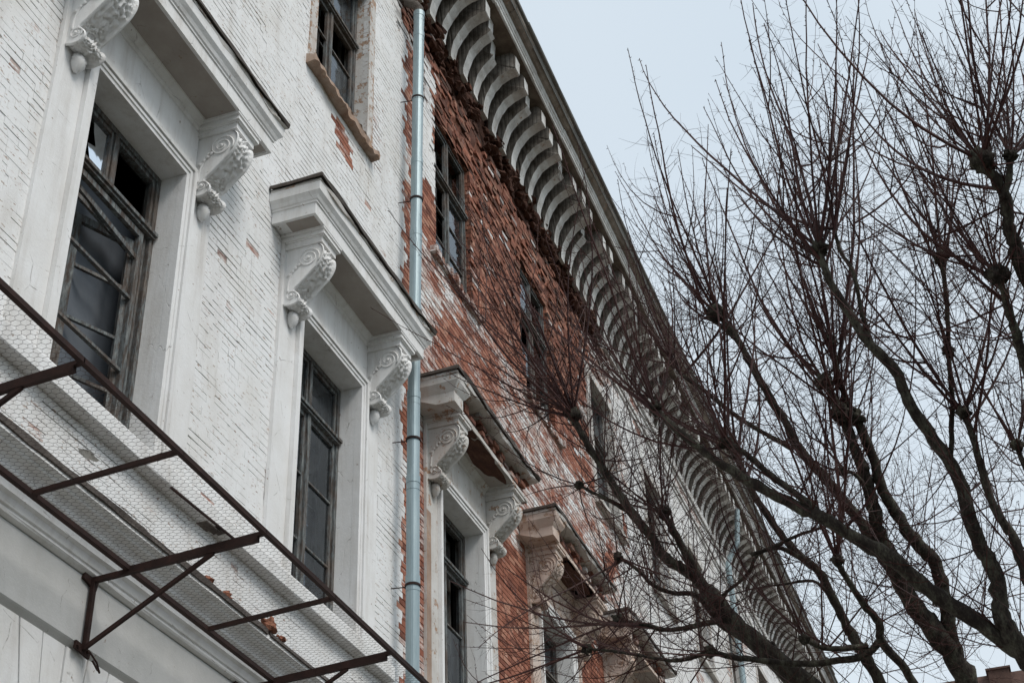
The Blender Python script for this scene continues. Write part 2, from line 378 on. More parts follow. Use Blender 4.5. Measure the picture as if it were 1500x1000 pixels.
# belt course between ground and first floor
g=MB()
g.prism([(-.1,5.34),(.0,5.30),(.34,5.13),(.345,5.085),(.30,5.07),(.29,5.05),(.23,5.035),(.205,5.00),(.205,4.965),(.175,4.955),(.165,4.86),(.135,4.845),(.115,4.80),(.10,4.795),(.10,4.775),(.09,4.76),(.06,4.745),(-.1,4.74)],XA,XB,step=.5,jit=.004)
g.build('belt_cornice','plaster',BL)
g=MB(); g.prism([(-.1,4.735),(.055,4.735),(.055,4.245),(.045,4.235),(.002,4.205),(-.1,4.205)],XA,XB); g.build('smooth_frieze','flat',BL)
g=MB(); g.prism([(-.01,5.365),(.355,5.165),(.36,5.115),(.352,5.115),(.348,5.150),(-.01,5.345)],XA,10.25,step=.14,jit=.014)
g.prism([(-.01,5.355),(.345,5.16),(.36,5.12),(.352,5.12),(.340,5.150),(-.01,5.34)],10.3,XB,step=.3,jit=.01); g.build('ledge_flashing','flash',BL)
g=MB(); g.prism([(-.05,6.08),(.115,6.065),(.12,6.05),(.12,5.915),(.112,5.905),(.02,5.90),(-.05,5.90)],XA,13.45,step=.35,jit=.005)
g.prism([(-.05,6.08),(.105,6.06),(.115,6.05),(.115,5.915),(.105,5.905),(.02,5.90),(-.05,5.90)],13.9,XB,step=.35,jit=.008); g.build('sill_band','plaster',BL)
# flat-arch voussoirs over the ground floor openings
for c in centers[1:]:
    g=MB()
    for i in range(-5,5):
        a0,a1=(i+.5)*.27-.135+.009,(i+.5)*.27+.135-.009
        zt,zb=4.20-R.uniform(0,.004),2.9
        k=1.30 # fan
        zc=zt; zz=zt-.01
        while zz>zb:
            h=R.uniform(.45,1.2); z2=max(zb,zz-h)
            f=lambda a,z_: c+a*(1+ (z_-zt)*.42)
            o=.030+R.uniform(-.004,.004)
            g.hexa([(f(a0,z2),-o,z2+GZ),(f(a1,z2),-o,z2+GZ),(f(a1,z2),.02,z2+GZ),(f(a0,z2),.02,z2+GZ),(f(a0,zz),-o,zz+GZ),(f(a1,zz),-o,zz+GZ),(f(a1,zz),.02,zz+GZ),(f(a0,zz),.02,zz+GZ)])
            zz=z2-.007
    g.build('flat_arch','plaster',BL)
# frieze mouldings beneath the brackets (lost where the brickwork has fallen)
for nm,a,b in (('eave_frieze',XA,12.9),('eave_frieze',24.2,XB)):
    g=MB()
    for z0,z1,o in ((16.48,16.56,.03),(16.60,16.70,.055),(17.02,17.10,.03),(17.12,17.28,.075)): g.fb(a,b,-.05,o,z0,z1)
    g.build(nm,'console',BL)
# ------------------------------------------------------------------ eave cornice
def console(broken=0):
    g=MB(); w=.105; n=12; prof=[]
    for i in range(n+1):
        t=math.pi/2*i/n; prof.append((.62-.60*math.cos(t),17.30+.80*math.sin(t)))
    if broken: prof=[p for p in prof if p[0]<.62-.13*broken]; e=prof[-1]; prof+=[(e[0]+.05,e[1]+.06),(e[0]+.01,e[1]+.14),(e[0]+.04,18.47)]
    else: prof+=[(.635,18.11),(.64,18.36),(.60,18.43)]
    prof+=[(.55,18.505)] if not broken else []
    prof+=[(-.05,18.505)]; prof=[(-.05,17.30)]+prof
    k=len(prof)
    js=[(R.uniform(-.009,.009),R.uniform(-.009,.009)) for _ in prof]
    L=[(-w+js[i][0],-p[0]+js[i][1],p[1]+GZ) for i,p in enumerate(prof)]; Q=[(w+js[i][0],-p[0]+js[i][1],p[1]+GZ) for i,p in enumerate(prof)]
    b=len(g.v); g.v+=L+Q
    for i in range(k): g.f.append((b+i,b+(i+1)%k,b+k+(i+1)%k,b+k+i)); g.mi.append(0); g.c.append((1,1,1))
    ctr=len(g.v); g.v+=[(-w,0.05,18.505+GZ),(w,0.05,18.505+GZ)]
    for i in range(k):
        g.f.append((ctr,b+(i+1)%k,b+i)); g.mi.append(1); g.c.append((1,1,1))
        g.f.append((ctr+1,b+k+i,b+k+(i+1)%k)); g.mi.append(1); g.c.append((1,1,1))
    return g
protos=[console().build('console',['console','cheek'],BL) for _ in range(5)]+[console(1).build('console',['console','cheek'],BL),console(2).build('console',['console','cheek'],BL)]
CS=.47; x=13.92-CS*4; n=0; used=set(); far=MB()
while n<100:
    k=R.randint(0,4)
    if n in (10,21,33): k=6
    if n in (5,9,13,17,24,28,36,40): k=5
    if k in used: o=dup(protos[k],BL)
    else: o=protos[k]; used.add(k)
    o.location=(x+R.uniform(-.018,.018),R.uniform(-.02,.02),R.uniform(-.02,.02)); o.rotation_euler=(0,0,R.uniform(-.03,.03)); n+=1; x+=CS
def extend(xx):
    s=console(); b=len(far.v); far.v+=[(v[0]+xx,v[1],v[2]) for v in s.v]; far.f+=[tuple(b+i for i in f) for f in s.f]; far.mi+=s.mi; far.c+=s.c
xx=13.92-CS*5
while xx>XA: extend(xx); xx-=CS
while x<XB: extend(x); x+=CS
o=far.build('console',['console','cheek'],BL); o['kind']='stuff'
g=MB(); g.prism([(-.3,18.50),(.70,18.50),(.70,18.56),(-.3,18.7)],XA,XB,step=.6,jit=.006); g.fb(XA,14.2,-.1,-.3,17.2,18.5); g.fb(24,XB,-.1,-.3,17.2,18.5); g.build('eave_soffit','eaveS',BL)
g=MB(); g.fb(14.201,23.999,-.14,-.3,16.9,18.5)
for q in range(260):
    xx=R.uniform(14.25,23.9); zz=R.uniform(16.95,17.55)-abs(nz(xx*1.5,7))*.35; g.blob((xx,.07+R.uniform(-.05,.06),zz+GZ),R.uniform(.05,.13),.45,R.random()*40,7,5,(1.3,.8,.6))
g.build('decayed_brick_core','hole',BL)  # rubble whose dark colour carries the shade of the cavity
def eave(prof,name,mat,segs,jj):
    g=MB(); x=XA
    while x<XB:
        L=R.uniform(*segs); dx,dz=R.uniform(-jj,jj),R.uniform(-jj,jj)
        g.prism([(o+dx,z+dz) for o,z in prof],x,min(XB,x+L)-.006,step=.5,jit=.006); x+=L
    return g.build(name,mat,BL)
eave([(.60,18.56),(.70,18.492),(.725,18.50),(.73,18.56),(.745,18.57),(.75,18.62),(.765,18.63),(.775,18.70),(.60,18.72)],'eave_fascia','console',(.9,2.2),.010)
eave([(.60,18.725),(.785,18.71),(.83,18.72),(.88,18.755),(.91,18.79),(.925,18.83),(.60,18.85)],'eave_crown_moulding','eave',(.8,1.9),.012)
eave([(.60,18.855),(.945,18.835),(.975,18.845),(.99,18.87),(.985,18.905),(.955,18.92),(.60,18.93)],'eave_gutter_edge','zinc',(1.2,2.0),.018)
# ------------------------------------------------------------------ hoods, corbels, surrounds
def smooth_pts(pts,n=5):
    P=[Vector(p) for p in pts]; P=[2*P[0]-P[1]]+P+[2*P[-1]-P[-2]]; out=[]
    for i in range(1,len(P)-2):
        for k in range(n):
            t=k/n; out.append(.5*((2*P[i])+(-P[i-1]+P[i+1])*t+(2*P[i-1]-5*P[i]+4*P[i+1]-P[i+2])*t*t+(-P[i-1]+3*P[i]-3*P[i+1]+P[i+2])*t**3))
    out.append(P[-2]); return out
def corbel():
    g=MB(); w=.155
    ctl=[(.40,9.63,0),(.455,9.57,0),(.455,9.47,0),(.40,9.36,0),(.30,9.26,0),(.21,9.17,0),(.155,9.12,0),(.145,9.08,0),(.19,9.04,0),(.215,8.98,0),(.18,8.93,0),(.10,8.92,0),(.03,8.94,0)]
    pr=smooth_pts(ctl,9); k=len(pr)
    # cheeks
    vs=[];fs=[]
    for s_ in (-1,1):
        base=len(vs); zz=99
        for p in pr:
            zz=min(zz-.0005,p.y); vs+=[(s_*(w-.012),0.0,zz+GZ),(s_*(w-.012),-p.x*.985,zz+GZ)]
        for i in range(k-1): fs.append((base+2*i,base+2*i+1,base+2*i+3,base+2*i+2))
    g.add(vs,fs)
    # carved front: rolled edges and an acanthus leaf
    m=26; vs=[];fs=[]
    for i,p in enumerate(pr):
        t=(pr[min(i+1,k-1)]-pr[max(i-1,0)]).normalized(); nrm=Vector((-t.y,t.x,0)); 
        if nrm.x<0 and i<k*.8: nrm=-nrm
        u=i/(k-1)
        for j_ in range(m+1):
            v=-1+2*j_/m; av=abs(v)
            edge=.014*math.exp(-((av-.90)/.07)**2)
            leaf=.0
            if av<.80:
                ph=u*19-av*2.6+1.6*nz(u*9,v*2.5,5)
                saw=(ph-math.floor(ph)); leaf=.034*saw**1.5*(1-av/.84)**.35*(.35+.65*abs(math.sin(av*11+math.floor(ph)*1.3)))+.018*math.exp(-(av/.06)**2)-.018+.018*nz(u*40,v*7,2)
            d=edge+leaf; q=p+nrm*d; vs.append((v*w,-max(.002,q.x),q.y+GZ))
    for i in range(k-1):
        for j_ in range(m): fs.append((i*(m+1)+j_,i*(m+1)+j_+1,(i+1)*(m+1)+j_+1,(i+1)*(m+1)+j_))
    g.add(vs,fs)
    # volutes on both cheeks
    for s_ in (-1,1):
        for (co,cz,r0,turns,th) in ((.30,9.47,.122,2.5,.010),(.125,9.03,.060,1.8,.008)):
            pts=[]; rr=[]
            for i in range(46):
                t=i/45; a=-.6+t*turns*2*math.pi; r=r0*(1-t)**.9+.006
                pts.append((s_*(w-.008),-(co+math.cos(a)*r),cz+math.sin(a)*r+GZ)); rr.append(th*(1-.45*t))
            g.tube(pts,rr,6)
            g.blob((s_*(w-.006),-co,cz+GZ),.02,0,0,8,5)
        pts=[(s_*(w-.008),-o_,z_+GZ) for o_,z_ in ((.17,9.42),(.12,9.32),(.085,9.2),(.08,9.08))]; g.tube(smooth_pts(pts,4),.012,6)
        for q in range(4): g.blob((s_*(w-.004),-(.09+.035*q),9.30+.035*q+GZ),.022,.2,q,7,5,(.5,1,1))
    # acorn pendant
    vs=[];fs=[];nv,nu=13,18
    for i in range(nv+1):
        t=i/nv; r=.074*math.sin(math.pi*min(1,t*.93+.07))**.65*(1-.25*t); z_=8.93-.20*t
        for j_ in range(nu):
            a=2*math.pi*j_/nu; sc=1+.13*math.cos(j_*math.pi+i*math.pi)*(1-.5*t)+.12*nz(j_*1.7,i*1.7,1); vs.append((math.cos(a)*r*sc,-.075-math.sin(a)*r*sc*.95,z_+GZ))
    for i in range(nv):
        for j_ in range(nu): fs.append((i*nu+j_,i*nu+(j_+1)%nu,(i+1)*nu+(j_+1)%nu,(i+1)*nu+j_))
    fs.append(tuple(nv*nu+j_ for j_ in range(nu))); g.add(vs,fs)
    return g
def abacus(g,xc):
    for hw,o,z0,z1 in ((.165,.455,9.632,9.70),(.18,.475,9.70,9.712),(.20,.49,9.712,9.742),(.19,.48,9.742,9.765),(.22,.497,9.765,9.799)): g.fb(xc-hw,xc+hw,.0,o,z0,z1)
def hood_body(dmg=0):
    g=MB(); c=0.0
    # frieze and side strips
    g.fb(-.86,.86,.0,.05,9.225,9.70); g.fb(-.86,.86,0,.045,9.19,9.225)
    for s_ in (-1,1): g.fb(min(s_*.862,s_*1.215),max(s_*.862,s_*1.215),.0,.04,6.085,9.80)
    # bed mouldings
    g.prism([(0,9.70),(.055,9.70),(.07,9.72),(.075,9.745),(.10,9.76),(.13,9.785),(.14,9.80),(0,9.80)],-.82,.82)
    for s_ in (-1,1): abacus(g,s_*1.02)
    # corona
    pr=[(.0,9.803),(.46,9.803),(.465,9.79),(.50,9.79),(.503,9.93),(.515,9.935),(.517,9.955),(.53,9.965),(.545,10.0),(.575,10.04),(.58,10.10),(.585,10.135),(0,10.15)]
    if dmg: pr=[(.0,9.803),(.45,9.803),(.455,9.79),(.47,9.79),(.472,9.85),(0,9.87)]
    g.mitre(pr,0,.95,jit=.004 if not dmg else .02)
    if dmg: g.mitre([(.0,9.79),(.503,9.79),(.503,9.93),(.53,9.965),(.575,10.04),(.58,10.13),(0,10.14)],-1.30,-.36,jit=.03,sub=4)
    return g
def soffit():
    g=MB(); g.fb(-1.40,1.40,.14,.462,9.797,9.804); return g
def surround():
    g=MB()
    for a,b,o in ((.72,.765,.06),(.765,.80,.072),(.80,.812,.06),(.812,.86,.088)):
        for s_ in (-1,1): g.fb(min(s_*a,s_*b),max(s_*a,s_*b),-.02,o,SILL+.015,HEAD+a-.72)
        g.fb(-b,b,-.02,o,HEAD+a-.72,HEAD+b-.72)
    # reveals
    for s_ in (-1,1): g.fb(min(s_*.7215,s_*.86),max(s_*.7215,s_*.86),-.021,-.34,SILL-.02,HEAD+.12)
    g.fb(-.7215,.7215,-.021,-.34,HEAD+.0015,HEAD+.12); g.fb(-.7215,.7215,.0,-.34,SILL-.06,SILL-.012)
    return g
def hood_flash(j):
    g=MB(); g.mitre([(.0,10.32),(.60,10.225),(.612,10.215),(.612,10.178),(.604,10.178),(.597,10.205),(0,10.29)],0,.95,jit=.022+.012*j,sub=24); g.mitre([(0,10.14),(.575,10.13),(.585,10.15),(.57,10.185),(.54,10.20),(.50,10.225),(0,10.28)],0,.95,jit=.05,sub=44,mi=1); return g
CB=corbel(); cmesh={}
def corbel_at(x,par,mat):
    if mat not in cmesh: o=CB.build('corbel',mat,par,smooth=True); cmesh[mat]=o.data
    else: o=bpy.data.objects.new('corbel',cmesh[mat]); COL.objects.link(o); o.parent=par
    o.location=(x,0,0)
hb={}
for i,c in enumerate(centers):
    k=i-2  # k=0 is the nearest window in view
    mat='plaster' if k<2 else ('plasterB' if k==2 else ('plasterR' if k in (3,4) else 'plaster'))
    key=mat
    if key not in hb: h=hood_body(k in (2,3,4)).build('window_hood',mat,BL); hb[key]=h
    else: h=dup(hb[key],BL,kids=False)
    h.location=(c,0,0)
    if k==2: h['label']='cracked window hood with broken soffit beside the drainpipe'
    if k in (3,4): h['label']='reddened crumbling window hood'
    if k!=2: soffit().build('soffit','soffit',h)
    for s_ in (-1,1): corbel_at(s_*1.02,h,mat)
    if k in (2,3,4):
        g=MB()
        for zz in (9.865,9.945,10.025,10.105):
            q=-1.10 
            while q<1.44:
                w_=R.uniform(.09,.2); o_=R.uniform(.30,.50)-(.12 if R.random()<.25 else 0); g.fb(q,q+w_-.012,0,o_,zz+R.uniform(0,.008),zz+.068,(R.uniform(0,.6),R.random(),R.uniform(.2,.8))); q+=w_
        g.build('exposed_brick_core','brick',h,col=True)
    if k==2: g=MB(); g.prism([(.039,6.09),(.0425,6.09),(.0425,8.5),(.039,8.5)],-1.213,-1.08,step=.03,jit=.0); g.build('bare_render_strip','tan',h)
    hood_flash(k%3).build('roof_flashing',['flash','plasterB'],h)
    if k in (2,3):
        g=MB(); pts=[]
        for (cx,co,rx,ro) in ((.05,.33,.62,.15),(-.75,.40,.28,.09)):
            n=26; b=[]
            for q in range(n):
                a=2*math.pi*q/n; r=1+.55*nz(math.cos(a)*1.7+cx*5,math.sin(a)*1.7,k)
                b.append((cx+math.cos(a)*rx*r,max(.1,min(.458,co+math.sin(a)*ro*r))))
            vs=[(x_,-o_,9.794+GZ) for x_,o_ in b]+[(cx+(x_-cx)*.9,-(co+(o_-co)*.9),9.8025+GZ) for x_,o_ in b]
            g.add(vs,[(q,(q+1)%n,n+(q+1)%n,n+q) for q in range(n)]+[tuple(range(n))])
        g.build('broken_soffit_patch','hole',h)  # flush dark sheet; its colour stands in for the shade in a cavity
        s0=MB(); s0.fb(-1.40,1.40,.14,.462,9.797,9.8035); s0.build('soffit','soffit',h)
    if k==0: SU=surround().build('window_surround','plaster',BL); SU.location=(c,0,0)
    elif k>0 or k<0:
        pass
for i,c in enumerate(centers):
    if i!=2: dup(SU,BL,(c,0,0))
# upper windows: flat bands and sills
def ubands():
    g=MB()
    for s_ in (-1,1): g.fb(min(s_*UH,s_*(UH+.17)),max(s_*UH,s_*(UH+.17)),-.02,.024,USILL,UHEAD+.17)
    g.fb(-UH,UH,-.02,.024,UHEAD,UHEAD+.17)
    for s_ in (-1,1): g.fb(min(s_*(UH+.001),s_*(UH+.1)),max(s_*(UH+.001),s_*(UH+.1)),-.02,-.34,USILL-.05,UHEAD+.1)
    g.fb(-UH-.001,UH+.001,-.02,-.34,UHEAD+.001,UHEAD+.1)
    return g
def ureveal():
    g=MB()
    for s_ in (-1,1):
        for q in range(34):
            z0=USILL+q*.078; ins=R.uniform(0,.03); g.fb(min(s_*(UH-.005-ins*.4),s_*(UH+.14)),max(s_*(UH-.005-ins*.4),s_*(UH+.14)),-.05-R.random()*.05,-.34,z0,z0+.068,(.15,R.random(),.3))
    for q in range(13):
        x0=-UH+q*.115; g.fb(x0,x0+.105,-.04-R.random()*.06,-.34,UHEAD-R.uniform(0,.03),UHEAD+.12,(.1,R.random(),.45))
    return g
def usill(rough):
    g=MB(); g.prism([(-.3,USILL+.05),(.0,USILL+.0),(.105,USILL-.02),(.115,USILL-.04),(.11,USILL-.125),(.02,USILL-.135),(-.3,USILL-.135)],-UH-.20,UH+.20,step=.022,jit=.04 if rough else .012); return g
ub=None
for i,c in enumerate(centers):
    k=i-2
    if k in (2,3): ureveal().build('window_reveal','brick',BL,loc=(c,0,0),col=True)
    else:
        if k==1:
            o=ubands().build('upper_window_surround','plasterW',BL); o.location=(c,0,0)
        elif not ub: ub=ubands().build('upper_window_surround','plasterB',BL); ub.location=(c,0,0)
        else: dup(ub,BL,(c,0,0))
    if k in (2,3):
        g=MB(); q=-UH-.22
        while q<UH+.22:
            w_=R.uniform(.06,.12); o_=R.uniform(.03,.11); g.fb(q,q+w_-.006,-.3,o_,USILL-R.uniform(.09,.13),USILL-R.uniform(-.01,.03),(R.uniform(.3,.66),R.random(),R.random()*.4)); q+=w_
        g.build('window_sill','brick',BL,loc=(c,0,0),col=True)
    else: usill(k<3).build('window_sill','tan' if k<2 else 'plasterB',BL,loc=(c,0,0))
# ------------------------------------------------------------------ windows
def leaf(g,x0,x1,z0,z1,y,nb=2,st=.05,d=.04,bw=.022):
    g.box(x0,x0+st,y,y+d,z0,z1); g.box(x1-st,x1,y,y+d,z0,z1); g.box(x0+st,x1-st,y,y+d,z0,z0+st*1.3); g.box(x0+st,x1-st,y,y+d,z1-st,z1)
    for q in range(nb):
        z=z0+(z1-z0)*(q+1)/(nb+1); g.box(x0+st,x1-st,y+.004,y+d-.006,z-bw/2,z+bw/2)
def quad(g,x0,x1,z0,z1,y): g.add([(x0,y,z0),(x1,y,z0),(x1,y,z1),(x0,y,z1)],[(0,1,2,3)])
def window(par,loc,hw,H,tz,seed,style):
    rr=random.Random(seed); g=MB(); f=.055
    g.box(-hw,-hw+f,0,.12,0,H); g.box(hw-f,hw,0,.12,0,H); g.box(-hw+f,hw-f,0,.12,0,f); g.box(-hw+f,hw-f,0,.12,H-f,H)
    g.box(-hw+f,hw-f,-.012,.11,tz-.035,tz+.035); g.box(-hw+.01,hw-.01,-.05,-.014,tz-.005,tz+.03); g.box(-hw+.02,hw-.02,-.03,-.014,tz-.035,tz-.012)
    g.box(-.028,.028,.0,.09,tz+.037,H-f-.002); 
    if style!='open': g.box(-.03,.03,-.004,.09,f+.002,tz-.037)
    w=g.build('window','wood',par,loc=loc)
    # top lights
    for s_ in (-1,1):
        x0,x1=(-hw+f+.004,-.032) if s_<0 else (.032,hw-f-.004)
        g=MB(); leaf(g,x0,x1,tz+.04,H-f-.004,.018,0,.035); g.build('top_light','wood',w)
        if not (style=='open' and s_>0) and rr.random()<.6 and style!='open':
            g=MB(); quad(g,x0+.03,x1-.03,tz+.07,H-f-.03,.04); g.build('pane','glass',w)
    # casements
    zz0,zz1=f+.004,tz-.04
    if style=='open':
        g=MB(); leaf(g,-hw+f+.004,hw-f-.10,zz0,zz1-.02,.0,2,.06,.045,.028); g.build('casement','wood',w)
        g=MB(); leaf(g,0,.62,0,zz1-zz0-.12,0,3,.075,.04,.03); o=g.build('casement','wood',w); o.location=(hw-f-.12,.075,zz0); o.rotation_euler=(0,0,math.radians(180-24))
    else:
        for s_ in (-1,1):
            x0,x1=(-hw+f+.004,-.034) if s_<0 else (.034,hw-f-.004)
            g=MB(); leaf(g,x0,x1,zz0,zz1,.02,2,.05); g.build('casement','wood',w)
            hh=(zz1-zz0)/3
            for q in range(3):
                if rr.random()<.5: g=MB(); quad(g,x0+.045,x1-.045,zz0+hh*q+.03,zz0+hh*(q+1)-.01,.042+rr.uniform(0,.004)); g.build('pane','glass',w)
    # inner frame of the double window
    g=MB(); leaf(g,-hw+.03,-.01,.03,H-.05,.2,3,.05); leaf(g,.01,hw-.03,.03,H-.05,.2,3,.05)
    if style!='open': g.build('inner_frame','wood',w)
    return w
for i,c in enumerate(centers):
    k=i-2
    w=window(BL,(c,.205,SILL-.015+GZ),HWD,HEAD-SILL+.012,2.33,100+k,'open' if k==0 else 'shut')
    w2=window(BL,(c,.17 if k not in (2,3) else .10,USILL-.0+GZ),UH-.003,UHEAD-USILL,1.75,200+k,'shut')
    if k==0:
        w['label']='large open window with broken panes and grey curtain'
        # jagged glass left in the top light
        g=MB(); g.add([(-.30,.045,2.93),(-.03,.045,2.93),(-.03,.045,2.38),(-.21,.045,2.38),(-.28,.045,2.50),(-.33,.045,2.62),(-.22,.045,2.66),(-.27,.045,2.78)],[(0,1,6,7),(1,2,3,4,5,6)]); g.build('pane','glass',w)
        # curtain
        g=MB(); n=40; vs=[];fs=[]
        for a in range(n+1):
            for b in range(13):
                u,v=a/n,b/12; vs.append((-.95+1.85*u,.34+.012*math.sin(u*30+v*1.4)+.015*nz(u*2.5+v,v*2,3),.02+2.62*v))
        for a in range(n):
            for b in range(12): fs.append((a*13+b,(a+1)*13+b,(a+1)*13+b+1,a*13+b+1))
        g.add(vs,fs); g.build('curtain','cloth',w,smooth=True)
        # fallen rail hanging in the opening
        g=MB(); g.bar((-.62,.10,2.22),(.50,.02,1.98),.03,.05); g.bar((-.60,.06,2.05),(.55,.12,2.10),.025,.045); g.bar((.63,.05,.06),(.63,.05,2.28),.03,.04); g.build('loose_rail','wood',w)
    if k in (1,3):
        g=MB()
        vs=[];fs=[];n=24
        for a in range(n+1):
            u=a/n; x_=.34+.33*u
            for z_ in (.05,1.9): vs.append((x_,.36+.02*math.sin(u*25),z_))
        for a in range(n): fs.append((2*a,2*a+2,2*a+3,2*a+1))
        g.add(vs,fs); g.build('curtain','cloth',w)
# ------------------------------------------------------------------ drainpipes
def drainpipe(x0,x1,ztop,label):
    e=empty('drainpipe',(x0,WY-.25,0),label,'drainpipe','zinc drainpipes down the facade')
    g=MB(); zb=.15; X=lambda z:(x1-x0)*max(0,(z-9))/(ztop-9)
    z=zb; pts=[]; 
    while z<ztop+GZ:
        z2=min(z+R.uniform(1.15,1.3),ztop+GZ); g.tube([(X(z-GZ),0,z),(X(z2-GZ),0,z2-.002)],[.074,.078],20); 
        g.tube([(X(z2-GZ),0,z2-.10),(X(z2-GZ),0,z2-.004)],.0825,20); g.tube([(X(z2-GZ),0,z2-.19),(X(z2-GZ),0,z2-.18)],.081,20)
        z=z2
    g.tube([(0,0,zb+.02),(0,-.03,zb-.04),(0,-.14,zb-.10)],.07,14)
    g.build('pipe','pipe',e,smooth=False)
    g=MB(); t=ztop+GZ; g.tube([(X(ztop),0,t-.02),(X(ztop),.0,t+.1),(X(ztop)+.02,-.08,t+.3),(X(ztop)+.04,-.3,t+.62),(X(ztop)+.04,-.42,t+1.6)] if x0>30 else [(X(ztop),0,t-.02),(X(ztop),.0,t+.08),(X(ztop)+.01,.06,t+.2),(X(ztop)+.01,.2,t+.3)],.068,14); g.build('elbow','pipe' if x0>30 else 'flash',e)
    z=1.2
    while z<ztop+GZ:
        g=MB(); g.tube([(X(z-GZ),0,z-.012),(X(z-GZ),0,z+.012)],.089,20); g.tube([(X(z-GZ),.07,z),(X(z-GZ)-.03,.30,z+.01)],.007,5);         g.build('pipe_bracket','iron',e); z+=1.86
drainpipe(13.61,13.78,16.25,'blue grey galvanised drainpipe between the second and third hooded windows')
drainpipe(34.3,34.35,16.6,'distant galvanised drainpipe on the white wall behind the bare tree')
# ------------------------------------------------------------------ canopy frame with netting
CE=empty('canopy_frame',(8.0,WY-.1,0),'rusty iron canopy frame with wire netting bracketed out above the ground floor','canopy')
o_c=Vector((8.0,WY-.1,0))
def cp(X,off,Z): return Vector((X,WY-off,Z+GZ))-o_c
def zi(X): return 4.765-.009*(X-8)
def zo(X): return 4.83-.012*(X-8)
def bar_part(name,pairs,w,h=None):
    g=MB()
    for p,q in pairs: g.bar(p,q,w,h)
    return g.build(name,'iron',CE)
x0,x1=3.6,12.62
g=MB()
for a in range(8):
    xa,xb=x0+(x1-x0)*a/8,x0+(x1-x0)*(a+1)/8; g.bar(cp(xa,1.45,zo(xa)),cp(xb+.01,1.45,zo(xb)),.034,.036)
g.build('outer_rail','iron',CE)
g=MB()
for a in range(8):
    xa,xb=x0+(x1-x0)*a/8,x0+(x1-x0)*(a+1)/8; g.bar(cp(xa,.37,zi(xa)),cp(xb+.01,.37,zi(xb)),.040,.036)
g.build('inner_rail','iron',CE)
for i,X in enumerate((3.62,4.75,5.87,6.95,8.13,9.25,10.35,11.45,12.6)):
    bar_part('crossbar',[(cp(X,.37,zi(X)-.002),cp(X,1.45,zo(X)-.002))],.030,.032)
    if i%2==0:
        bar_part('support_arm',[(cp(X,.09,zi(X)-.035),cp(X,1.40,zo(X)-.040))],.034,.040)
        bar_part('strut',[(cp(X-.005,.09,4.21),cp(X,1.05,zo(X)-.075))],.026,.028)
        bar_part('wall_post',[(cp(X,.09,4.20),cp(X,.09,4.74))],.036,.034)
        g=MB(); g.bar(cp(X-.10,.068,4.745),cp(X+.07,.068,4.705),.02,.075); g.build('wall_plate','iron',CE); g=MB(); g.bar(cp(X-.09,.068,4.215),cp(X+.09,.068,4.195),.02,.06)
        for dx in (-.07,.05): g.tube([cp(X+dx,.05,4.205),cp(X+dx,.095,4.205)],.014,7)
        g.tube([cp(X+.05,.10,4.20),cp(X+.09,.14,4.13),cp(X+.15,.13,4.08),cp(X+.17,.10,4.11),cp(X+.12,.08,4.17)],.008,5)
        g.build('wall_plate','iron',CE)
# hexagonal netting
g=MB(); s_=.029; r=.00105
def netp(u,v):  # u along, v out
    X=x0+u; t=v/1.08; off=.37+v
    return cp(X,off,(zi(X)+(zo(X)-zi(X))*t)+.022-.02*math.sin(t*math.pi)*abs(math.sin(u*2.8))+.006*nz(X*3,v*3,1))
nx=int((x1-x0)/(s_*1.732)); ny=int(1.06/(s_*1.5))
for jx_ in range(ny+1):
    for ix in range(nx):
        u=(ix+(.5 if jx_%2 else 0))*s_*1.732; v=jx_*s_*1.5+s_*.5
        def J(u,v): return netp(u+.007*nz(u*9,v*9,3)+.05*nz(u*.9,v*.9,5)*.4,min(1.08,max(0,v+.006*nz(u*9,v*9,6))))
        c0=J(u,v); 
        for du,dv in ((s_*.866,-s_*.5),(-s_*.866,-s_*.5),(0,s_)):
            d_=J(u+du,v+dv)
            if (d_-c0).length>.003: g.tube([c0,d_],r*(1.0 if dv<0 else 1.35),3,cap=False)
g.build('wire_netting','iron',CE)
# things lying on the netting and the ledge
def ondeb(name,X,off,Z,r,sc,seed,mat,label,cat,group=None):
    g=MB(); g.blob((0,0,0),r,.35,seed,9,6,sc,fr=1.6); o=g.build(name,mat,loc=(X,WY-off,Z+GZ)); tag(o,label,cat,group); return o
def ledgeZ(off): return 5.165+(.355-off)*.55
ondeb('brick_fragment',10.30,.33,5.225,.075,(1.5,.8,.8),3,'frag','largest orange brick fragment lying on the rusty ledge above the canopy','brick fragment','broken brick pieces on the ledge')
ondeb('brick_fragment',10.55,.33,5.195,.035,(1.3,.9,.7),9,'frag','small brick fragment on the ledge just beyond the largest one','brick fragment','broken brick pieces on the ledge')
ondeb('brick_fragment',9.58,.33,5.195,.038,(1.2,.9,.8),14,'frag','pale brick fragment on the ledge beside the fourth crossbar','brick fragment','broken brick pieces on the ledge')
ondeb('brick_fragment',9.28,.33,5.195,.04,(1.7,.9,.6),19,'frag','flat brown brick fragment on the ledge nearest the support arm','brick fragment','broken brick pieces on the ledge')
for q in range(9):
    ondeb('brick_crumb',8.55+q*.23+R.uniform(-.1,.1),R.uniform(.28,.345),5.175+R.uniform(0,.012),R.uniform(.012,.024),(1.3,.9,.7),30+q,'frag','tiny brick crumb caught along the rusty ledge behind the netting','brick crumb','brick crumbs along the ledge')
g=MB(); g.bar((0,0,0),(.95,-.02,.01),.016,.012); o=g.build('iron_rod','iron',loc=(7.35,WY-1.16,4.85+GZ)); tag(o,'thin dark iron rod lying lengthwise on the wire netting','iron rod')
g=MB()
for q in range(5): g.box(q*.03-.1+R.uniform(-.02,.02),q*.03+.03,R.uniform(-.05,0),R.uniform(.02,.06),q*.006,q*.006+.006)
o=g.build('scrap_sheet','flash',loc=(7.98,WY-1.1,4.86+GZ)); tag(o,'crumpled scrap of metal sheet on top of the support arm','metal scrap')
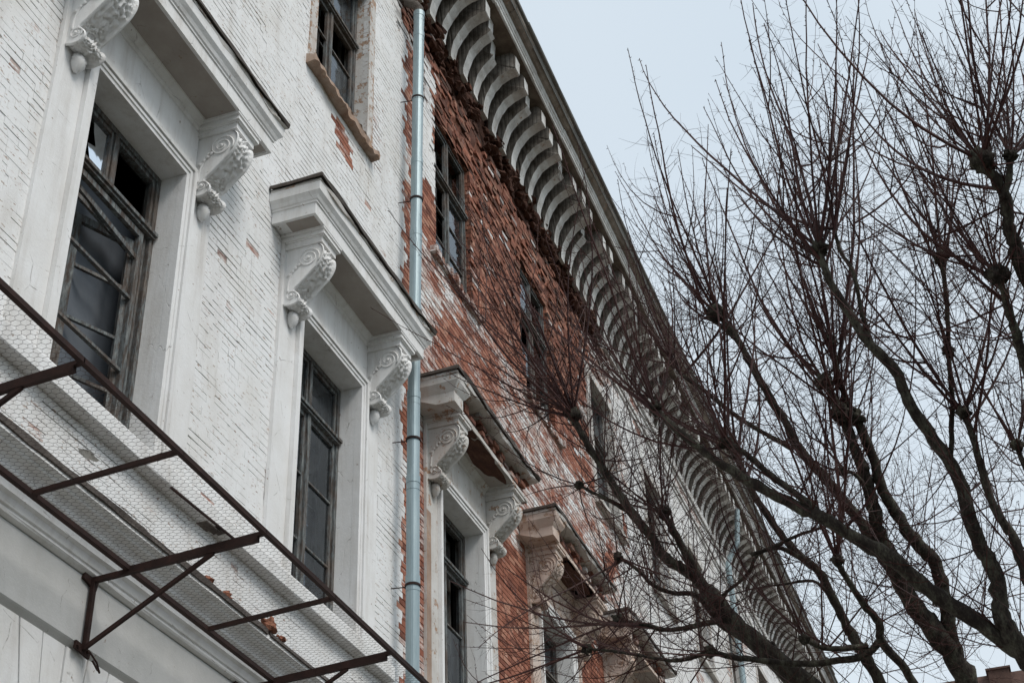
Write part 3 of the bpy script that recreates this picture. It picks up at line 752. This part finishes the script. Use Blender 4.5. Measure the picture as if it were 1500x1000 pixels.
g=MB(); g.blob((0,0,0),.05,.3,4,9,5,(1.6,.8,.25)); o=g.build('plaster_flake','plasterB',loc=(6.75,WY-.92,4.83+GZ)); tag(o,'curled plaster flake resting on the netting near a crossbar','plaster flake')
# ------------------------------------------------------------------ trees
def rnd_unit(rr):
    while 1:
        v=Vector((rr.uniform(-1,1),rr.uniform(-1,1),rr.uniform(-1,1)))
        if .05<v.length<1: return v.normalized()
def twig(g,p,d,L,r,rr,seg,bend,grav,n=3):
    pts=[p.copy()]; q=p.copy(); d=d.normalized(); dirs=[d.copy()]
    for i in range(seg):
        d=(d+bend*(1.0/seg)+Vector((0,0,grav/seg))+rnd_unit(rr)*.06).normalized(); q=q+d*(L/seg); pts.append(q.copy()); dirs.append(d.copy())
    g.tube(pts,[r*(1-.72*i/seg) for i in range(seg+1)],n,cap=False); return pts,dirs
def keep(p): # stays clear of the facade
    return p.y<WY-.75
def shoot(g,p,d,L,r,rr,dens,grav=1.0,lvl=0):
    bend=rnd_unit(rr)*.4; seg=max(6,int(L/.18)); pts,dirs=twig(g,p,d,L,r,rr,seg,bend,grav,4 if r>.006 else 3)
    if lvl==0 and L>.9:                      # upright forks of the same shoot
        for _ in range(rr.randint(1,3)):
            i=rr.randint(1,int(seg*.6)); dd=dirs[i]; sd=rnd_unit(rr); sd=(sd-dd*sd.dot(dd)).normalized()
            l2=L*rr.uniform(.3,.6)
            if keep(pts[i]+sd*.4): shoot(g,pts[i],dd*.45+sd*.9,l2,r*.62*(1-.5*i/seg),rr,dens*.8,1.7,1)
    for _ in range(int(dens*L*.8)):
        t=rr.random()**1.25*.88+.06; i=min(seg-1,int(t*seg)); f=t*seg-i; q=pts[i].lerp(pts[i+1],f); dd=dirs[i]
        side=rnd_unit(rr); side=(side-dd*side.dot(dd)).normalized()
        ang=rr.uniform(.6,1.3); nd=dd*math.cos(ang)+side*math.sin(ang); l2=rr.uniform(.10,.55)*(1.25-t)
        if not keep(q+nd*l2): continue
        b2=(dd*rr.uniform(.8,1.8) if rr.random()<.4 else rnd_unit(rr)*rr.uniform(.8,2.2))
        r2=max(.0016,r*.28*(1-.6*t))
        p2,d2=twig(g,q,nd,l2,r2,rr,7,b2,rr.uniform(-1.3,.6),3)
        if l2>.2:
            for _ in range(rr.randint(0,3)):
                i2=rr.randint(1,5); s2=(d2[i2]+rnd_unit(rr)*.9); twig(g,p2[i2],s2,l2*rr.uniform(.25,.6),r2*.75,rr,4,rnd_unit(rr)*1.1,rr.uniform(-.8,.3),3)
    for _ in range(int(L*9)):
        t=rr.uniform(.45,1); i=min(seg-1,int(t*seg)); q=pts[i].lerp(pts[i+1],t*seg-i); s2=(dirs[i]+rnd_unit(rr)*1.2).normalized(); g.tube([q,q+s2*.018],[max(.0032,r*.35),.0015],3,cap=False)
def tree(label,trunk,limbs,seed,dens,group):
    rr=random.Random(seed); base=Vector(trunk[0][:3]); base.z=0
    e=empty('pollarded_tree',tuple(base),label,'tree',group); g=MB()
    tp=smooth_pts([Vector(t[:3])-base for t in trunk],5); rad=[]
    n=len(trunk)
    for i in range(len(tp)):
        u=i/(len(tp)-1)*(n-1); a=int(min(u,n-2)); rad.append(trunk[a][3]*(1-(u-a))+trunk[a+1][3]*(u-a))
    rad=[r*(1+.08*nz(i*.7,seed)) for i,r in enumerate(rad)]
    g.tube(tp,rad,14); g.build('trunk','bark',e,smooth=True)
    cr=MB()
    for L in limbs:
        pts=[at(p[0],p[1],L['d']+(L['d2']-L['d'])*(i/(len(L['p'])-1)))-base for i,p in enumerate(L['p'])]
        sm=smooth_pts(pts,4); m_=len(L['p']); rs=[]
        for i in range(len(sm)):
            u=i/(len(sm)-1); w=L['w'][0]*(1-u)+L['w'][1]*u; dd=L['d']*(1-u)+L['d2']*u; r=w/2/2156.7*dd
            kn=.88*(1+.26*nz(i*1.1,L['p'][0][0]*.01,seed)); rs.append(r*kn)
        for i in range(1,len(sm)-1): sm[i]+=rnd_unit(rr)*rs[i]*.16
        g=MB(); g.tube(sm,rs,10)
        # lumps and scars
        for _ in range(int(len(sm)*.35)):
            i=rr.randint(0,len(sm)-1); g.blob(sm[i]+rnd_unit(rr)*rs[i]*.55,rs[i]*rr.uniform(.45,.7),.3,rr.random()*9,8,6)
        end=sm[-1]; er=max(rs[-1],.016)
        if L.get('head',1):
            g.blob(end,er*2.2*L.get('hs',1),.45,rr.random()*50,12,9,fr=3.0)
            for _ in range(9): 
                v=rnd_unit(rr); v.z=abs(v.z)*.6+.2; g.tube([end,end+v*er*rr.uniform(1.6,3.0)],[er*.5,er*.28],6)
            for _ in range(9): g.blob(end+rnd_unit(rr)*er*1.9,er*.85,.4,rr.random()*9,7,5)
        g.build('limb','bark',e,smooth=True)
        ld=(sm[-1]-sm[-4]).normalized()
        for _ in range(int(L.get('n',14)*.40)+1):
            v=(ld*L.get('ld',.30)+rnd_unit(rr)*(.55+.65*rr.random())+Vector((0,0,L.get('up',.75)*1.15))+Vector(L.get('bias',(0,0,0)))).normalized()
            l=L.get('len',1.9)*(rr.random()**.7*1.0+.3)
            if not keep(end+base+v*l*.9): l*=.5
            if not keep(end+base+v*l): continue
            r=(.0036+.0036*l)*rr.uniform(.7,1.3); p0=sm[-1-rr.randint(0,min(6,len(sm)-3))] if rr.random()<.6 else end
            shoot(cr,p0+v*er*.8,v,l,r,rr,dens*L.get('dn',1),1.5*min(1,L.get('up',.75)))
        # sprouts along the limb
        tot=sum((sm[i+1]-sm[i]).length for i in range(len(sm)-1))
        for _ in range(int(tot*L.get('sp',5)*2.5)):
            i=rr.randint(2,len(sm)-2); v=(rnd_unit(rr)+Vector((0,0,.5))).normalized(); l=rr.uniform(.3,1.3)
            if not keep(sm[i]+base+v*l): continue
            shoot(cr,sm[i]+v*rs[i]*.6,v,l,.0024+.0030*l,rr,dens,.9)
    cr.build('crown','twig',e,smooth=False); return e
def LB(p,w,d,d2,**k): return dict(p=p,w=w,d=d,d2=d2,**k)
W=lambda px,py,d,r: tuple(at(px,py,d))+(r,)
f1=at(1455,1180,11.3)
tr1=[(f1.x+.15,f1.y-.05,0,.24),(f1.x+.1,f1.y,1.5,.20),(f1.x+.03,f1.y,3.2,.18),(f1.x,f1.y,f1.z,.17),W(1432,1090,11.3,.125),W(1418,1015,11.3,.105)]
BI=(-.2,.45,-.1)
limbs1=[
 LB([(1440,1170),(1300,1100),(1200,1015),(1125,957),(1075,912),(1050,882),(1035,862)],(44,26),11.3,12.2,head=0,n=3,sp=3),
 LB([(1035,864),(1010,840),(975,817),(950,780),(925,750),(900,712),(880,680),(860,650),(847,625),(840,608)],(19,10),12.2,12.6,n=46,len=2.0,ld=.4,up=.45,bias=(-.30,.30,0),hs=1.2,sp=9),
 LB([(1037,866),(1012,822),(985,775),(972,750)],(15,10),12.2,12.4,n=26,len=1.8,bias=BI,sp=6),
 LB([(925,752),(897,735),(870,722),(848,710)],(8,5),12.5,12.6,n=14,len=1.1,bias=(-.3,.4,-.3),up=.2),
 LB([(1100,935),(1060,918),(1020,872),(985,868),(955,855),(935,835),(905,815)],(11,5),12.1,11.5,n=16,len=1.3,bias=(-.3,.4,-.4),up=.2,sp=8),
 LB([(1345,1010),(1320,972),(1290,937),(1288,912),(1270,890),(1250,862),(1235,838),(1226,820)],(15,10),11.0,10.6,n=22,len=2.3,up=1.1),
 LB([(1290,937),(1265,960),(1225,967),(1175,972),(1112,966),(1075,962),(1040,953)],(13,9),11.0,10.9,n=8,len=1.4,bias=BI,up=.2,sp=8),
 LB([(1040,953),(1015,962),(990,967),(967,965),(925,957),(888,952),(860,950)],(8,4),10.9,10.9,n=16,len=1.2,bias=(-.3,.5,-.4),up=.1,sp=11),
 LB([(1075,911),(1045,910),(1010,918),(975,922),(945,915),(905,908)],(10,7),12.0,11.3,n=18,len=1.3,bias=(-.3,.5,-.4),up=.1,sp=8,hs=1.3),
 LB([(1270,945),(1235,949),(1205,948),(1178,935)],(10,8),11.0,10.8,n=18,len=1.3,bias=BI,up=.5),
 LB([(1360,1110),(1320,1050),(1290,1000),(1265,957),(1250,932),(1237,910),(1217,870),(1200,837),(1175,817),(1150,790),(1122,752),(1100,717),(1088,690),(1078,662)],(22,9),11.3,12.3,n=26,len=2.0,sp=5),
 LB([(1175,817),(1140,802),(1110,812),(1095,840),(1058,872)],(8,5),11.7,11.9,head=0,n=6,len=.9,bias=BI,up=.2),
 LB([(1100,812),(1135,800),(1165,785),(1210,770)],(7,5),11.5,11.4,head=0,n=4,len=1),
 LB([(1425,1060),(1417,1000),(1390,950),(1350,900),(1325,862),(1305,820),(1290,790),(1281,750),(1270,707),(1255,662),(1240,625),(1230,604)],(40,14),11.3,11.2,n=20,len=2.5,up=1.0,hs=1.25,sp=5),
 LB([(1232,606),(1218,575),(1207,558)],(14,11),11.2,11.2,n=16,len=2.2,up=1.0),
 LB([(1250,608),(1236,575),(1226,540),(1217,500)],(11,9),11.2,11.3,n=26,len=2.3,up=1.0),
 LB([(1417,1005),(1400,962),(1390,912),(1380,862),(1370,825),(1355,807),(1332,782),(1312,750),(1292,717),(1282,680),(1267,640),(1252,610)],(28,15),11.3,11.2,n=10,len=2.2),
 LB([(1420,1030),(1410,985),(1375,930),(1340,890),(1310,840),(1290,810),(1270,777),(1247,747),(1220,712),(1195,685),(1167,650),(1150,617),(1130,587),(1110,550),(1090,515),(1070,480),(1048,457)],(26,10),11.3,12.2,n=40,len=2.1,hs=1.2,up=.9,sp=4),
 LB([(1078,498),(1062,483),(1035,462)],(6,5),12.1,12.2,n=10,len=1.9,head=0),
 LB([(1162,658),(1125,637),(1090,617),(1060,595),(1032,572),(1000,550),(988,533)],(9,6),11.8,12.5,n=20,len=1.8,sp=7),
 LB([(1282,770),(1272,735),(1262,705),(1248,692),(1235,691)],(8,6),11.2,11.0,n=8,len=1.5),
 LB([(1210,865),(1190,850),(1150,855),(1120,858)],(6,3),11.6,11.4,head=0,n=6,len=.8,bias=BI,up=.1),
]
f2=at(1610,1130,8.4)
tr2=[(f2.x+.1,f2.y-.1,0,.26),(f2.x+.05,f2.y-.05,1.4,.22),(f2.x,f2.y,3.0,.19),(f2.x,f2.y,f2.z,.17),W(1560,1050,8.4,.11)]
limbs2=[
 LB([(1575,1080),(1520,985),(1475,940),(1425,905),(1362,862),(1312,822),(1262,792),(1200,755),(1180,747),(1125,720),(1090,700),(1050,675),(1017,650),(982,620),(960,598)],(34,9),8.4,9.6,n=30,len=1.6,bias=(-.2,.2,0),sp=6),
 LB([(1262,792),(1230,770),(1200,750),(1162,720),(1137,702),(1105,675),(1082,657),(1063,648)],(14,9),8.9,9.4,n=26,len=1.6,sp=6),
 LB([(1600,1100),(1530,990),(1495,945),(1470,910),(1465,875),(1455,832),(1437,800),(1417,750),(1412,717),(1387,670),(1360,632),(1330,587),(1317,550),(1300,530),(1270,500),(1250,468),(1220,420),(1205,385),(1200,364)],(34,11),8.4,9.4,n=44,len=2.3,hs=1.25,up=.9,sp=4),
 LB([(1393,678),(1394,630),(1395,590),(1391,540),(1390,515)],(9,8),8.9,9.1,n=3,len=.8,sp=3),
 LB([(1390,515),(1388,470),(1385,425),(1379,376)],(8,7),9.1,9.2,n=26,len=1.6,up=1.1,hs=1.15,sp=4),
 LB([(1620,1080),(1560,950),(1510,860),(1495,815),(1482,782),(1460,750),(1440,695),(1425,640),(1411,604)],(22,10),8.4,8.9,n=26,len=1.7,up=1.0,hs=1.1),
 LB([(1560,860),(1530,780),(1510,710),(1490,652)],(12,8),8.4,8.6,n=18,len=1.5,up=1.0),
 LB([(1620,860),(1560,690),(1510,560),(1492,500),(1482,470),(1472,435),(1463,402)],(20,11),8.4,8.3,n=30,len=1.6,up=.9,hs=1.3),
 LB([(1640,900),(1590,620),(1540,480),(1500,400),(1487,360),(1478,335),(1475,300),(1462,268),(1438,235)],(30,17),8.4,8.2,n=40,len=1.9,up=.8,hs=1.15),
 LB([(1470,290),(1478,260),(1480,228)],(14,10),8.2,8.2,n=24,len=1.5,up=1.0),
 LB([(1283,520),(1265,470),(1250,400),(1232,370),(1222,335)],(8,6),9.2,9.4,n=16,len=1.7,head=0,up=.9),
]
tree('bare pollarded tree whose limbs cross in front of the far facade',tr1,limbs1,11,8.5,'bare pollarded trees beside the building')
tree('bare pollarded tree at right edge with tall shoots against the sky',tr2,limbs2,23,8,'bare pollarded trees beside the building')
# ------------------------------------------------------------------ ground and far house
def sheet(name,x0,x1,y0,y1,z,mat):
    g=MB(); g.add([(x0,y0,z),(x1,y0,z),(x1,y1,z),(x0,y1,z)],[(0,1,2,3)]); return struct(g.build(name,mat))
sheet('ground',-400,400,-400,400,0.0,'grass')
g=MB(); g.box(-60,90,2.6,6.0,.004,.12); g.box(-60,90,2.45,2.597,.004,.14); struct(g.build('pavement','paving'))
sheet('road',-60,90,-12,-1.9,.004,'asphalt')
hx,hy=41.0,-6.0
he=empty('brick_house',(hx,hy,0),'distant brick house whose brown tiled roof just shows below the tree','house')
g=MB(); g.box(0,9,0,9.6,0,13.2); g.build('wall','frag',he)
g=MB(); g.add([(-.4,-.4,13.1),(9.4,-.4,13.1),(9.4,10,13.1),(-.4,10,13.1),(2.2,3.6,17.60),(2.2,8.7,17.60)],[(0,3,5,4),(0,4,1),(4,5,2,1),(3,2,5),(0,1,2,3)]); rf=g.build('roof','tile',he)
g=MB(); g.box(1.9,2.6,5.5,6.1,17.0,17.62); g.box(1.85,2.65,5.45,6.15,17.62,17.68); g.build('chimney','tile',rf)
for q in range(3):
    for w_ in range(4):
        g=MB(); g.box(-.05,0,1.2+q*2.8,2.4+q*2.8,1.2+w_*3.1,2.9+w_*3.1); o=g.build('window','wood',he); g=MB(); g.box(-.065,-.055,1.3+q*2.8,2.3+q*2.8,1.3+w_*3.1,2.8+w_*3.1); g.build('pane','glass',o)
# ------------------------------------------------------------------ light
w=bpy.data.worlds.new('World'); scene.world=w; w.use_nodes=True; nt=w.node_tree; nt.nodes.clear()
out=nt.nodes.new('ShaderNodeOutputWorld'); bg=nt.nodes.new('ShaderNodeBackground'); sky=nt.nodes.new('ShaderNodeTexSky'); sky.sky_type='NISHITA'; sky.sun_disc=False
SD=Vector((-.35,-.75,1.0)).normalized()  # towards the sun
sky.sun_elevation=math.asin(SD.z); sky.sun_rotation=math.atan2(SD.x,SD.y); sky.dust_density=4; sky.air_density=1.5
mx=nt.nodes.new('ShaderNodeMix'); mx.data_type='RGBA'; mx.inputs[0].default_value=.93
# overcast layer: pale cloud deck, soft variation
tc=nt.nodes.new('ShaderNodeTexCoord'); no=nt.nodes.new('ShaderNodeTexNoise'); no.inputs['Scale'].default_value=1.1; no.inputs['Detail'].default_value=3
rp=nt.nodes.new('ShaderNodeValToRGB'); rp.color_ramp.elements[0].position=.3; rp.color_ramp.elements[1].position=.75
rp.color_ramp.elements[0].color=(6.2,7.3,8.4,1); rp.color_ramp.elements[1].color=(8.8,9.5,10.0,1)
nt.links.new(tc.outputs['Generated'],no.inputs['Vector']); nt.links.new(no.outputs['Fac'],rp.inputs[0])
nt.links.new(sky.outputs[0],mx.inputs[6]); nt.links.new(rp.outputs[0],mx.inputs[7]); nt.links.new(mx.outputs[2],bg.inputs[0]); bg.inputs[1].default_value=.1
nt.links.new(bg.outputs[0],out.inputs[0])
ld=bpy.data.lights.new('sun','SUN'); ld.energy=2.1; ld.angle=math.radians(25); ld.color=(1,.955,.90)
lo=bpy.data.objects.new('sun',ld); COL.objects.link(lo); lo.rotation_euler=(-SD).to_track_quat('-Z','Y').to_euler()
scene.view_settings.view_transform='Standard'; scene.view_settings.look='None'; scene.view_settings.exposure=0; scene.view_settings.gamma=1
scene.cycles.max_bounces=6; scene.cycles.transparent_max_bounces=10
